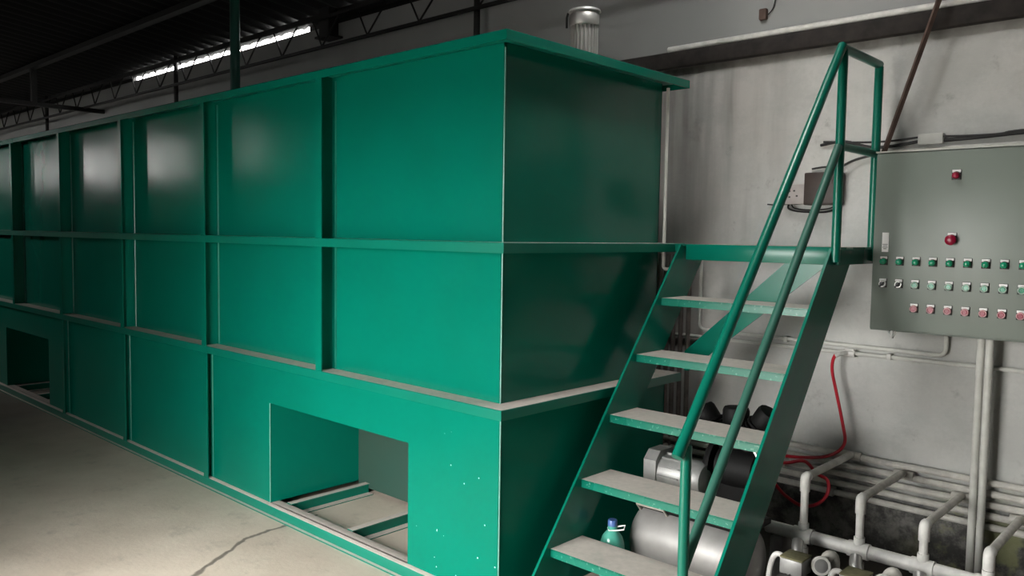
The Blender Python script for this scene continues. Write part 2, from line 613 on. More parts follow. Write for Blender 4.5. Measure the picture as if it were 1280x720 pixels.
# ledge beam on the back wall
struct('trim_1', MB().box(XL, XR, YW - 0.055, YW, 2.585, 2.675, 0.006), 'beam')

# lattice girder along the wall, under the eaves
gx0, gx1, gy = -13.5, 1.2, 1.60
lg = thing('lattice_girder', (gx0, gy, 3.13), 'long black steel lattice girder running under the eaves along the grey wall', 'girder')
for nm, z in (('bottom_chord', 3.135), ('top_chord', 3.375)):
    part(nm, MB().box(gx0, gx1, gy - 0.014, gy + 0.014, z - 0.011, z + 0.011), 'dark_steel', lg)
k = 0
xx = gx1 - 0.25
zigs = []
while xx > gx0 + 0.4:
    zigs.append(((xx, gy, 3.375), (xx - 0.26, gy, 3.14)))
    zigs.append(((xx - 0.26, gy, 3.14), (xx - 0.40, gy, 3.375)))
    xx -= 0.62
for a, c in zigs:
    part('web_rod', MB().tube([a, c], 0.0075, 6), 'dark_steel', lg)

# slim roof columns along the back wall, visible above the tank
for x, lab in ((-1.93, 'slim black roof column rising behind the near corner of the tank'),
               (-6.62, 'slim black roof column behind the tank at the start of the bright slot'),
               (-10.75, 'slim black roof column deep in the hall by the mottled wall')):
    o = thing('roof_column', (x, 1.72, 0), lab, 'column', 'columns along the back wall')
    part('shaft', MB().tube([(x, 1.72, 0.01), (x, 1.72, roof_z(1.72) - 0.006)], 0.023, 10), 'dark_steel', o)
    part('base_plate', MB().box(x - 0.07, x + 0.07, 1.65, 1.79, 0, 0.012), 'dark_steel', o)
o = thing('hanger_bracket', (-3.72, 1.70, 3.25), 'short thick black bracket hanging from the roof beside the lattice girder', 'bracket')
part('plate', MB().box(-3.785, -3.645, 1.66, 1.76, 3.25, roof_z(1.76)), 'dark_steel', o)
part('foot', MB().box(-3.82, -3.61, 1.64, 1.78, 3.235, 3.252), 'dark_steel', o)
o = thing('tie_beam', (-9.0, YF, 3.10), 'black horizontal tie beam crossing the hall above the far end of tank', 'beam')
part('beam', MB().box(-9.03, -8.97, YF, YW, 3.09, 3.14), 'dark_steel', o)
part('king_post', MB().box(-9.03, -8.97, 1.0, 1.06, 3.14, roof_z(1.06)), 'dark_steel', o)
part('king_post', MB().box(-9.03, -8.97, -0.8, -0.74, 3.14, roof_z(-0.74)), 'dark_steel', o)

# ------------------------------------------------------------------ the green tank
TK = thing('steel_tank', (-4.4, 0.7, 0), 'huge green painted steel treatment tank with ribbed panels', 'tank')
OPX = -1.848
TX = -8.80                                   # far end
D1 = 0.10                                    # recess of upper panels behind the rib faces
YB = 1.37                                    # rear lip
ZL0, ZL1, ZM0, ZM1, ZT0, ZT1 = 0.847, 0.890, 1.525, 1.568, 2.364, 2.405
RX = [-1.298 - 1.243 * k for k in range(6)] + [-8.775]      # rib centre lines
# upper two rows of panels, long side (and the hidden rear side)
spans = [(-D1, RX[0])] + list(zip(RX[:-1], RX[1:]))
for (a, c) in spans:
    for z0, z1 in ((ZL1, ZM0), (ZM1, ZT0)):
        part('panel', MB().box(c, a, D1, D1 + 0.008, z0 - 0.02, z1 + 0.02), 'panel', TK)
for z0, z1 in ((ZL1, ZM0), (ZM1, ZT0)):
    part('panel', MB().box(-D1 - 0.008, -D1, D1, YB - 0.1, z0 - 0.02, z1 + 0.02), 'panel', TK)
    part('panel', MB().box(TX + D1, -D1, YB - 0.108, YB - 0.1, z0 - 0.02, z1 + 0.02), 'panel', TK)
    part('panel', MB().box(TX + D1, TX + D1 + 0.008, D1, YB - 0.1, z0 - 0.02, z1 + 0.02), 'panel', TK)
# corner weld beads
for z0, z1 in ((ZL1, ZM0), (ZM1, ZT0)):
    part('weld_bead', MB().tube([(-D1, D1, z0), (-D1, D1, z1)], 0.0035, 8), 'bead', TK, 'pale weld line on the corner with painted highlight')
part('weld_bead', MB().tube([(-0.05, 0.05, 0.05), (-0.05, 0.05, ZL0)], 0.0035, 8), 'bead', TK, 'pale weld line on the corner with painted highlight')
for op in (OPX, ):
    part('weld_bead', MB().tube([(op, 0.048, 0.06), (op, 0.048, 0.63)], 0.003, 6), 'bead', TK, 'pale edge of the opening')
# vertical ribs with a weld bead at the foot of their right flank
for x in RX:
    for z0, z1 in ((ZL1, ZM0), (ZM1, ZT0)):
        rb = part('vertical_rib', MB().prism([(x - 0.026, 0.002), (x + 0.025, 0.002), (x + 0.025, 0.008), (x - 0.020, 0.008), (x - 0.020, D1 + 0.002), (x - 0.026, D1 + 0.002)], 2, z0 - 0.03, z1 + 0.03), 'green', TK)
        part('weld_bead', MB().tube([(x + 0.012, D1 - 0.002, z0), (x + 0.012, D1 - 0.002, z1)], 0.005, 6), 'rib_bead', rb)
# horizontal rails round the body
for nm, z0, z1, mt_ in (('lower_rail', ZL0, ZL1, 'ledge'), ('middle_rail', ZM0, ZM1, 'ledge'), ('top_rim', ZT0, ZT1, 'green')):
    h = MB()
    din = D1 if nm != 'lower_rail' else D1
    xo = (TX, 0.0)
    yo = (0.0, YB)
    w_ = din + 0.004
    c_ = 0.003                       # eased outer arris
    ring = []
    t_ = 0.006                       # angle iron: hanging lip and flat top leg
    for ins, z in ((t_, z0), (0.0, z0), (0.0, z1 - c_), (c_, z1), (w_, z1), (w_, z1 - t_), (t_, z1 - t_)):
        ring.append([(xo[0] + ins, yo[0] + ins, z), (xo[1] - ins, yo[0] + ins, z), (xo[1] - ins, yo[1] - ins, z), (xo[0] + ins, yo[1] - ins, z)])
    vs_ = [p for r_ in ring for p in r_]
    fs_ = [(4 * i + k_, 4 * i + (k_ + 1) % 4, 4 * ((i + 1) % 7) + (k_ + 1) % 4, 4 * ((i + 1) % 7) + k_) for i in range(7) for k_ in range(4)]
    h.add(vs_, fs_)
    part(nm, h, mt_, TK)
part('top_deck', MB().box(TX + 0.05, -0.05, 0.05, YB - 0.05, ZT1 - 0.02, ZT1 - 0.004), 'ledge', TK)
# lower skirt
D2 = 0.05
OP1 = (-1.848, -0.638, 0.058, 0.630)
OP2 = (-6.70, -5.50, 0.058, 0.630)


def skirt(xa, xb, op=None):
    mb = MB()
    y0, y1 = D2, D2 + 0.008
    if op is None:
        mb.box(xa, xb, y0, y1, 0.04, ZL0 + 0.01)
    else:
        o0, o1, oz0, oz1 = op
        vs, fs = [], []
        X = [xa, o0, o1, xb]
        Z = [0.04, oz0, oz1, ZL0 + 0.01]
        for i in range(3):
            for j in range(3):
                if i == 1 and j == 1:
                    continue
                mb.box(X[i], X[i + 1], y0, y1, Z[j], Z[j + 1])
    return mb


bm_ = None
LR = [RX[1], RX[2], RX[3], RX[5]]
part('skirt_panel', skirt(RX[1], -D2, OP1), 'panel_low', TK, 'flat lower panel with a rectangular opening')
part('skirt_panel', skirt(RX[2], RX[1]), 'panel_low', TK)
part('skirt_panel', skirt(RX[3], RX[2]), 'panel_low', TK)
part('skirt_panel', skirt(RX[5], RX[3], OP2), 'panel_low', TK, 'flat lower panel with a rectangular opening')
part('skirt_panel', skirt(TX + D2, RX[5]), 'panel_low', TK)
part('skirt_panel', MB().box(-D2 - 0.008, -D2, D2, YB - 0.08, 0.0, ZL0 + 0.01), 'panel_low', TK)
part('skirt_panel', MB().box(TX + D2, -D2, YB - 0.088, YB - 0.08, 0.0, ZL0 + 0.01), 'panel_low', TK)
part('skirt_panel', MB().box(TX + D2, TX + D2 + 0.008, D2, YB - 0.08, 0.0, ZL0 + 0.01), 'panel_low', TK)
for x in LR:
    rb = part('skirt_rib', MB().prism([(x - 0.026, 0.008), (x + 0.025, 0.008), (x + 0.025, 0.014), (x - 0.020, 0.014), (x - 0.020, D2 + 0.002), (x - 0.026, D2 + 0.002)], 2, 0.06, ZL0 + 0.03), 'green', TK)
    part('weld_bead', MB().tube([(x + 0.020, D2 - 0.002, 0.06), (x + 0.020, D2 - 0.002, ZL0)], 0.004, 6), 'rib_bead', rb)
# base channel on the floor: web, dusty upper edge, toe flange
bs = part('base_beam', MB().box(TX, -0.03, 0.018, D2 + 0.06, 0.006, 0.058, 0.002), 'ledge', TK)
part('toe_flange', MB().box(TX, -0.02, 0.0, 0.03, 0.0, 0.008), 'ledge', bs)
for op in (OP1, OP2):
    # alcove behind the opening: two cheeks, back plate, lid
    o0, o1 = op[0], op[1]
    part('alcove_cheek', MB().box(o0 - 0.008, o0, D2 + 0.008, 0.66, 0.058, 0.64), 'panel_low', TK)
    part('alcove_cheek', MB().box(o1, o1 + 0.008, D2 + 0.008, 0.66, 0.058, 0.64), 'panel_low', TK)
    part('alcove_back', MB().box(o0, o1, 0.66, 0.668, 0.03, 0.64), 'grey_green', TK, 'dark grey-green back plate')
    part('alcove_lid', MB().box(o0, o1, D2 + 0.008, 0.66, 0.64, 0.648), 'panel_low', TK)
    for xb in (o0 + 0.10, o0 + 0.68):
        cb = part('cross_beam', MB().box(xb - 0.008, xb + 0.002, 0.112, 0.66, 0.004, 0.055), 'green', TK)
        part('flange', MB().box(xb - 0.030, xb + 0.014, 0.112, 0.66, 0.055, 0.061), 'ledge', cb)
        part('flange', MB().box(xb - 0.030, xb + 0.05, 0.112, 0.66, 0.0, 0.005), 'ledge', cb)

# small white drain pipe on the tank end
part('drain_pipe', MB().tube([(-0.068, YB - 0.125 + 0.03, 2.36), (-0.068, YB - 0.125 + 0.03, 1.57)], 0.0085, 8).tube([(-0.068, YB - 0.095, 1.52)] + [(-0.068, YB - 0.095, 1.46)] + arc((-0.068, YB - 0.095, 1.435), (-0.068, YB - 0.095, 1.45), (-0.045, YB - 0.095, 1.435)) + [(0.0, YB - 0.095, 1.437)], 0.0085, 8).tube([(-0.068, YB - 0.095, 1.60), (-0.068, YB - 0.095, 1.50)], 0.0055, 8),
     'conduit', TK, 'thin whitish pipe down the rear edge of the tank')
# vent pipe standing on the tank
solo('vent_pipe', MB().tube([(-3.80, 0.9, ZT1), (-3.80, 0.9, roof_z(0.9) - 0.06)], 0.038, 12).lathe((-3.80, 0.9, ZT1 - 0.004), (0, 0, 1), [(0.07, 0), (0.07, 0.012), (0.04, 0.014)]),
     'dark_green', 'dark green vertical pipe standing on the tank and reaching the roof', 'pipe')

# geared drive motor on the tank top
mx, my = -0.245, 0.80
dm = thing('drive_motor', (mx, my, ZT1 - 0.004), 'silver finned electric motor with dark cap standing upright on the tank', 'motor')
part('mount_flange', MB().lathe((mx, my, ZT1 - 0.003), (0, 0, 1), [(0.085, 0), (0.085, 0.015), (0.05, 0.02), (0.05, 0.05), (0.07, 0.055), (0.07, 0.065)]), 'grey_cast', dm)
part('motor_body', MB().lathe((mx, my, ZT1 + 0.06), (0, 0, 1), [(0.056, 0), (0.056, 0.145)]), 'steel', dm)
for k in range(22):
    a = 2 * math.pi * k / 22
    c, s_ = math.cos(a), math.sin(a)
    mb = MB()
    pts = []
    for rr, ww in ((0.053, 0.0022), (0.067, 0.0015)):
        for sg in (-1, 1):
            pts.append((mx + c * rr - s_ * ww * sg, my + s_ * rr + c * ww * sg))
    poly = [pts[0], pts[1], pts[3], pts[2]]
    part('cooling_fin', mb.prism(poly, 2, ZT1 + 0.065, ZT1 + 0.2), 'steel', dm)
part('fan_cover', MB().lathe((mx, my, ZT1 + 0.2), (0, 0, 1), [(0.068, 0), (0.071, 0.005), (0.071, 0.05), (0.062, 0.066), (0.045, 0.07)]), 'steel', dm)
part('rain_cap', MB().lathe((mx, my, ZT1 + 0.262), (0, 0, 1), [(0.072, 0), (0.078, 0.004), (0.074, 0.014), (0.03, 0.022)]), 'grey_cast', dm)
part('cap_stay', MB().tube([(mx - 0.078, my - 0.03, ZT1 + 0.27), (mx - 0.086, my - 0.03, ZT1 + 0.25), (mx - 0.086, my - 0.03, ZT1 + 0.20)], 0.006, 6), 'black_plastic', dm)

# ------------------------------------------------------------------ the stairs
XS0, XS1 = 0.035, 0.80
RISE, GO = 0.26, 0.2035
ST = thing('metal_staircase', (0.42, 0.7, 0), 'steep green steel staircase with dusty treads climbing beside the tank', 'staircase')
kk = RISE / GO


def nose(y):
    return 0.30 + kk * (y - 0.266)


PZ, PY0, PY1 = 1.562, 1.277, 1.72
dv = 0.35
ya0 = 0.266 - 0.30 / kk
poly = [(ya0, 0.0), (PY0, nose(PY0) if nose(PY0) < PZ - 0.002 else PZ - 0.002), (PY0 + (dv - 0.06) / kk, PZ - 0.06), (ya0 + dv / kk, 0.0)]
poly[1] = (0.266 + (PZ - 0.002 - 0.30) / kk, PZ - 0.002)
poly.insert(2, (PY0 + 0.10, PZ - 0.002))
poly[3] = (0.266 + (PZ - 0.07 - 0.30 + dv) / kk, PZ - 0.07)
for xa in (XS0, XS1):
    part('stringer', MB().prism(poly, 0, xa, xa + 0.012), 'green', ST)
for k in range(1, 6):
    y = 0.270 + GO * (k - 1)
    z = RISE * k
    a, c = XS0 + 0.012, XS1
    mb = MB().box(a, c, y, y + 0.22, z - 0.006, z).box(a, c, y, y + 0.007, z - 0.036, z - 0.004).box(a, c, y + 0.213, y + 0.22, z - 0.036, z - 0.004)
    part('tread', mb, 'tread', ST)
part('platform_deck', MB().box(XS0, XS1 + 0.03, PY0, PY1, PZ - 0.005, PZ + 0.004), 'tread', ST)
part('platform_edge', MB().box(XS0 + 0.03, XS1 - 0.002, PY0 - 0.006, PY0 + 0.03, PZ - 0.075, PZ + 0.004, 0.002), 'green', ST)
part('platform_edge', MB().box(XS1 + 0.012, XS1 + 0.035, PY0, PY1, PZ - 0.075, PZ - 0.004, 0.002), 'green', ST)
part('platform_edge', MB().box(XS0 - 0.025, XS0 - 0.002, PY0, PY1, PZ - 0.075, PZ - 0.004, 0.002), 'green', ST)
part('platform_edge', MB().box(XS0, XS1 + 0.01, PY1 - 0.03, PY1, PZ - 0.075, PZ - 0.006, 0.002), 'green', ST)
# flat diagonal brace under the platform
by = PY0 + 0.035
part('diagonal_brace', MB().prism([(0.795, 1.512), (0.60, 1.512), (0.050, 1.015), (0.050, 0.915), (0.075, 0.915), (0.795, 1.505)], 1, by, by + 0.008), 'green', ST)
part('tank_bracket', MB().box(0.002, XS0, YB - 0.10, YB + 0.02, 1.53, 1.565), 'green', ST)
# handrail
HX = 0.825
part('handrail_post', MB().tube([(HX, 0.045, 0.0), (HX, 0.045, 0.90)], 0.0185, 14), 'rail', ST)
part('handrail_post', MB().tube([(HX, 1.262, 1.50), (HX, 1.262, 2.425)], 0.020, 14), 'rail', ST)
part('handrail_post', MB().tube([(HX, 1.70, 1.50), (HX, 1.70, 2.42)], 0.020, 14), 'rail', ST)
part('top_rail', MB().tube([(HX - 0.005, -0.005, 0.865), (HX, 1.245, 2.44)], 0.020, 14), 'rail', ST)
part('middle_rail', MB().tube([(HX, 0.05, 0.475), (HX, 1.245, 2.005)], 0.0185, 14), 'rail_dusty', ST)
part('top_rail', MB().tube([(HX, 1.245, 2.43), (HX, 1.70, 2.43)], 0.020, 14), 'rail', ST)
part('middle_rail', MB().tube([(HX, 1.262, 2.01), (HX, 1.70, 2.01)], 0.018, 14), 'rail', ST)

# rusty bar from the rail up to the roof
d_ = Vector((0.211, 0.0, 0.675)).normalized()
p0 = Vector((0.845, 1.735, 2.0))
p1 = p0 + d_ * 1.53
solo('rusty_bar', MB().tube([p0, p1], 0.013, 4), 'rust', 'thin rusty brown steel bar leaning up from the platform rail to the roof', 'bar')

# ------------------------------------------------------------------ things on the back wall
# white pipe lying on the ledge beam
solo('ledge_pipe', MB().tube([(-0.42, YW - 0.025, 2.694), (4.4, YW - 0.025, 2.694)], 0.019, 12), 'pvc', 'long white pipe lying along the dark ledge beam high on the wall', 'pipe')
# five stacked horizontal pipes
PZS = [0.503, 0.452, 0.401, 0.350, 0.299]
names = ['topmost', 'second', 'third', 'fourth', 'lowest']
for i, z in enumerate(PZS):
    nm = {'topmost': 'topmost of the five pale pipes stacked along the foot of wall',
          'second': 'second from the top of five pale pipes stacked along wall foot',
          'third': 'middle one of the five pale pipes stacked along the wall foot',
          'fourth': 'fourth from the top of five pale pipes stacked along wall foot',
          'lowest': 'lowest of the five pale pipes stacked along the foot of wall'}[names[i]]
    o = thing('wall_pipe', (0.8, YW - 0.03, z), nm, 'pipe', 'pale pipes along the foot of the wall')
    part('pipe_run', MB().tube([(-1.2, YW - 0.03, z), (4.3, YW - 0.03, z)], 0.0165, 10), 'pvc_dusty', o)
    for xc in (0.12 + 0.13 * i, 2.1):
        part('clip', MB().box(xc - 0.012, xc + 0.012, YW - 0.05, YW, z - 0.021, z + 0.021, 0.003), 'pvc_dusty', o)
# risers with arms, teed to the pipes
RXS = [0.735, 0.985, 1.245, 1.485]
RY = 1.25
MZ = 0.245
PM = thing('pipe_manifold', (1.0, RY, 0), 'white pipe manifold with four risers and arms reaching the wall pipes', 'pipes')
part('header_pipe', MB().tube([(0.56, RY, MZ), (4.2, RY, MZ)], 0.030, 14), 'pvc', PM)
for i, x in enumerate(RXS):
    z = PZS[i] + (0.022 if i else 0.012)
    zt = z - (0.012 if i else 0.008)
    o = part('riser', MB().tube([(x, RY, 0.17), (x, RY, z - 0.04)], 0.0175, 12), 'pvc', PM)
    part('arm', MB().tube([(x, RY + 0.02, z), (x, YW - 0.05, z)], 0.0175, 12), 'pvc_dusty', o)
    part('tee', MB().tube([(x - 0.045, YW - 0.034, zt), (x + 0.045, YW - 0.034, zt)], 0.0225, 12), 'pvc_dusty', o)
    part('elbow', MB().tube([(x, RY + 0.028, z)] + arc((x, RY, z), (x, RY + 0.02, z), (x, RY, z - 0.02)) + [(x, RY, z - 0.065)], 0.0225, 12), 'pvc', o)
    part('socket', MB().tube([(x, RY, MZ - 0.034), (x, RY, MZ + 0.058)], 0.0235, 12), 'pvc', o)
    part('socket', MB().tube([(x, RY, 0.14), (x, RY, 0.19)], 0.0245, 12), 'pvc', o)
    part('cross_fitting', MB().tube([(x - 0.045, RY, MZ), (x + 0.045, RY, MZ)], 0.0355, 14), 'pvc', o)
for x in (0.63, 3.04):
    part('support_block', MB().box(x - 0.03, x + 0.03, RY - 0.05, RY + 0.05, 0.0, MZ - 0.028), 'grey_cast', PM)

# twin vertical conduits from the cabinet to the floor
for x, l in ((1.300, 'left of the twin grey-white conduits dropping from the cabinet to floor'),
             (1.336, 'right of the twin grey-white conduits dropping from the cabinet to floor')):
    solo('vertical_conduit', MB().tube([(x, YW - 0.085, 0.0), (x, YW - 0.085, 1.185)], 0.0165, 12), 'conduit', l, 'conduit', 'twin conduits under the cabinet')
# two wall conduits at about one metre
up_path = [(-0.165, YW - 0.022, 1.235), (-0.165, YW - 0.022, 1.12)] + arc((-0.165, YW - 0.022, 1.07), (-0.165, YW - 0.022, 1.11), (-0.12, YW - 0.022, 1.07)) + [(1.10, YW - 0.022, 1.062)] + arc((1.14, YW - 0.022, 1.062), (1.10, YW - 0.022, 1.062), (1.14, YW - 0.022, 1.10)) + [(1.14, YW - 0.022, 1.19)]
o = thing('wall_conduit', (0.5, YW - 0.02, 1.06), 'thin pale conduit on the wall turning up into the cabinet', 'conduit', 'wall conduits under the cabinet')
up_path[0] = (-0.165, YW - 0.022, 1.5)
part('pipe_run', MB().tube(up_path, 0.0105, 8), 'conduit', o)
part('clip', MB().box(0.35, 0.37, YW - 0.036, YW, 1.05, 1.08, 0.002), 'conduit', o)
o = thing('wall_conduit', (1.0, YW - 0.02, 1.03), 'thin pale pipe on the wall feeding the red hose tap', 'conduit', 'wall conduits under the cabinet')
part('pipe_run', MB().tube([(-0.6, YW - 0.022, 1.026), (4.3, YW - 0.022, 1.031)], 0.0105, 8), 'conduit', o)
part('clip', MB().box(0.88, 0.90, YW - 0.036, YW, 1.015, 1.045, 0.002), 'conduit', o)
# brown-grey vertical pipes in the corner behind the tank
for i, x in enumerate((-0.43, -0.38, -0.335, -0.285, -0.235)):
    lab = ['brown-grey vertical pipe next to the tank in the row of five', 'second brown-grey vertical pipe from the tank in the row of five',
           'middle brown-grey vertical pipe of the row of five by the tank', 'fourth brown-grey vertical pipe from the tank in the row of five',
           'brown-grey vertical pipe of the row of five farthest from tank'][i]
    solo('corner_pipe', MB().tube([(x, YW - 0.03, 0.0), (x, YW - 0.03, 1.50)], 0.014, 8), 'brown_pipe', lab, 'pipe', 'vertical pipes behind the tank corner')
# beige post behind the tank
o = thing('support_post', (-0.33, 1.53, 0), 'beige square post standing on the floor behind the tank corner', 'post')
part('shaft', MB().box(-0.375, -0.285, 1.49, 1.57, 0.012, 0.62, 0.004), 'beige', o)
part('base_plate', MB().box(-0.41, -0.25, 1.46, 1.60, 0, 0.012), 'beige', o)
# cables along the wall above the cabinet
def cable(name, pts, r, label, mat='cable', cat='cable', group=None):
    return solo(name, MB().tube(spline(pts), r, 6), mat, label, cat, group)


yc = YW - 0.012
cable('wall_cable', [(0.50, yc, 2.085), (0.62, yc - 0.005, 2.095), (0.75, yc - 0.01, 2.06), (0.86, yc - 0.01, 2.058), (0.985, yc, 2.075)], 0.0075, 'sagging black cable on the wall behind the platform rail')
cable('wall_cable', [(0.52, yc - 0.012, 2.10), (0.70, yc - 0.016, 2.085), (0.85, yc - 0.016, 2.082), (0.985, yc - 0.014, 2.092)], 0.005, 'thin dark cable running just above the sagging one')
cable('wall_cable', [(1.08, yc, 2.072), (1.2, yc - 0.004, 2.075), (1.5, yc - 0.004, 2.088), (2.2, yc, 2.10), (4.3, yc, 2.11)], 0.009, 'thick black cable on the wall above the control cabinet')
cable('wall_cable', [(1.08, yc - 0.016, 2.088), (1.3, yc - 0.016, 2.083), (1.7, yc - 0.016, 2.10), (4.3, yc - 0.016, 2.12)], 0.005, 'thin black cable lying over the thick one above cabinet')
solo('cable_trunking', MB().box(0.975, 1.085, YW - 0.034, YW, 2.055, 2.105, 0.003), 'conduit', 'short pale piece of trunking covering the cables above the cabinet', 'trunking')
solo('wall_conduit', MB().tube([(0.84, YW - 0.01, 2.038), (4.3, YW - 0.01, 2.038)], 0.008, 8), 'conduit', 'thin whitish conduit along the wall just above the cabinet top', 'conduit')
cable('box_cable', [(0.60, YW - 0.05, 1.95), (0.66, YW - 0.03, 1.99), (0.72, YW - 0.02, 2.01), (0.80, YW - 0.02, 2.025)], 0.006, 'short black cable leaving the brown box towards the rail')
# socket and brown box
o = thing('wall_socket', (0.385, YW, 1.78), 'dirty white wall socket box beside the dark brown box', 'socket')
part('housing', MB().box(0.325, 0.442, YW - 0.05, YW, 1.782, 1.886, 0.004), 'switch_box', o)
for (sx, sz) in ((0.36, 1.85), (0.385, 1.852), (0.36, 1.82), (0.40, 1.825)):
    part('slot', MB().box(sx - 0.005, sx + 0.005, YW - 0.0515, YW - 0.049, sz - 0.004, sz + 0.004), 'black_plastic', o)
o = thing('junction_box', (0.535, YW, 1.776), 'dark brown junction box on the wall behind the railing', 'box')
part('housing', MB().box(0.446, 0.628, YW - 0.075, YW, 1.776, 1.942, 0.006), 'brown_box', o)
part('lid', MB().box(0.452, 0.622, YW - 0.083, YW - 0.074, 1.782, 1.936, 0.003), 'brown_box', o)
cable('box_cable', [(0.345, YW - 0.02, 1.785), (0.35, YW - 0.03, 1.76), (0.41, YW - 0.035, 1.745), (0.53, YW - 0.035, 1.74), (0.60, YW - 0.03, 1.755), (0.625, YW - 0.02, 1.78)], 0.0055, 'dark cable drooping in a loop below the socket and brown box')
cable('box_cable', [(0.36, YW - 0.02, 1.783), (0.38, YW - 0.026, 1.762), (0.45, YW - 0.03, 1.752), (0.56, YW - 0.03, 1.757), (0.60, YW - 0.02, 1.78)], 0.004, 'thin inner cable drooping under the socket')
cable('box_cable', [(0.22, YW - 0.01, 1.785), (0.27, YW - 0.012, 1.782), (0.33, YW - 0.012, 1.785)], 0.004, 'very short wire stub left of the socket')
cable('box_cable', [(0.46, YW - 0.012, 1.965), (0.53, YW - 0.014, 1.972), (0.61, YW - 0.012, 1.966)], 0.005, 'short dark wire just above the brown box')
# plug and wire high on the wall
o = thing('wall_plug', (0.165, YW, 2.785), 'small brown plug high on the smooth grey wall', 'plug')
part('body', MB().box(0.138, 0.182, YW - 0.03, YW, 2.775, 2.835, 0.008), 'rust', o)
part('wire', MB().tube(spline([(0.185, YW - 0.012, 2.80), (0.215, YW - 0.010, 2.84), (0.228, YW - 0.010, 2.95), (0.23, YW - 0.010, 3.3)]), 0.003, 6), 'cable', o)

# ------------------------------------------------------------------ control cabinet
CX0, CX1, CZ0, CZ1, CY = 0.868, 1.80, 1.180, 2.004, 1.58
CB = thing('control_cabinet', (1.33, YW, CZ0), 'grey steel control cabinet with rows of green and red buttons', 'cabinet')
part('body', MB().box(CX0, CX1, CY + 0.022, YW, CZ0, CZ1, 0.004), 'cabinet', CB)
part('door', MB().box(CX0 + 0.006, CX1 - 0.006, CY, CY + 0.020, CZ0 + 0.008, CZ1 - 0.008, 0.004), 'cabinet', CB)
part('drip_rim', MB().box(CX0 - 0.004, CX1 + 0.004, CY + 0.012, YW, CZ1, CZ1 + 0.006), 'conduit', CB)
lp = part('label_plate', MB().box(0.914, 0.943, CY - 0.002, CY + 0.001, 1.547, 1.636), 'white_plate', CB, 'narrow white paper label')
for z, w2 in ((1.582, 0.011), (1.575, 0.009), (1.568, 0.011)):
    part('print_line', MB().box(0.928 - w2, 0.928 + w2, CY - 0.0026, CY - 0.0018, z - 0.0012, z + 0.0012), 'black_plastic', lp)
part('print_line', MB().box(0.921, 0.935, CY - 0.0026, CY - 0.0018, 1.560, 1.563), 'black_plastic', lp)
gl = part('cable_gland', MB().tube([(0.972, CY + 0.012, CZ0 - 0.030), (0.972, CY + 0.012, CZ0 + 0.004)], 0.008, 10), 'white_plate', CB, 'small white gland under the cabinet')
part('wing', MB().tube([(0.972, CY + 0.008, CZ0 - 0.028), (0.955, CY + 0.006, CZ0 + 0.002)], 0.0045, 6).tube([(0.972, CY + 0.008, CZ0 - 0.028), (0.990, CY + 0.006, CZ0 + 0.002)], 0.0045, 6), 'white_plate', gl)

mesh_cache = {}


def cm(key, mat, fn):
    if key not in mesh_cache:
        mesh_cache[key] = fn().mesh(key, mat)
    return mesh_cache[key]


def control(kind, x, z, s=1.0):
    """one button / lamp at (x, z) on the door; local coordinates, -Y outwards"""
    ly = CY - YW
    lx, lz = x - 1.33, z - CZ0
    hold = link({'lamp': 'indicator_lamp', 'green': 'green_button', 'red': 'red_button', 'switch': 'selector_switch', 'stop': 'emergency_stop', 'rlamp': 'red_lamp'}[kind],
                cm('holder' + str(s), 'black_plastic', lambda: MB().box(-0.0175 * s, 0.0175 * s, -0.004, 0.001, -0.017 * s, 0.025 * s, 0.0015).lathe((0, -0.003, 0), (0, -1, 0), [(0.0165 * s, 0), (0.0165 * s, 0.004)], 20)), CB, (lx, ly, lz))
    link('name_plate', cm('plate' + str(s), 'white_plate', lambda: MB().box(-0.0155 * s, 0.0155 * s, -0.0056, -0.0038, 0.0125 * s, 0.0235 * s)), hold)
    ring = {'green': 'pale_green_ring', 'red': 'pink_ring', 'switch': 'steel'}.get(kind)
    if ring:
        link('bezel', cm('ring' + ring, ring, lambda: MB().lathe((0, -0.005, 0), (0, -1, 0), [(0.0165, 0), (0.0165, 0.006), (0.0145, 0.010), (0.0115, 0.010), (0.0115, 0.006)], 20)), hold)
    if kind in ('green', 'red'):
        cmat = 'green_lens' if kind == 'green' else 'red_plastic'
        link('cap', cm('cap' + cmat, cmat, lambda: MB().lathe((0, -0.008, 0), (0, -1, 0), [(0.0105, 0), (0.0105, 0.004), (0.009, 0.0055)], 18)), hold)
    elif kind == 'lamp':
        link('lens', cm('lens', 'green_lens', lambda: MB().lathe((0, -0.006, 0), (0, -1, 0), [(0.0145, 0), (0.0145, 0.012), (0.0125, 0.018), (0.007, 0.021)], 18)), hold)
    elif kind == 'rlamp':
        link('lens', cm('rlens', 'red_plastic', lambda: MB().lathe((0, -0.006, 0), (0, -1, 0), [(0.0155, 0), (0.0155, 0.012), (0.0125, 0.018), (0.007, 0.021)], 18)), hold)
    elif kind == 'stop':
        link('mushroom', cm('mushroom', 'red_plastic', lambda: MB().lathe((0, -0.004, -0.006), (0, -1, 0), [(0.012, 0), (0.012, 0.014), (0.0225, 0.016), (0.023, 0.022), (0.018, 0.028), (0.008, 0.031)], 22)), hold)
    elif kind == 'switch':
        ob = link('knob', cm('knob', 'black_plastic', lambda: MB().lathe((0, -0.008, 0), (0, -1, 0), [(0.012, 0), (0.012, 0.006)], 18).box(-0.0035, 0.0035, -0.026, -0.012, -0.012, 0.012, 0.001)), hold)
        ob.rotation_euler = (0, math.radians(40), 0)
    return hold


for k in range(12):
    x = 0.926 + 0.0697 * k
    control('lamp', x, 1.503)
    control('switch' if k < 2 else 'green', x, 1.400)
    if k >= 2:
        control('red', x, 1.293)
control('rlamp', 1.213, 1.886, 1.1)
control('stop', 1.207, 1.612, 1.1)

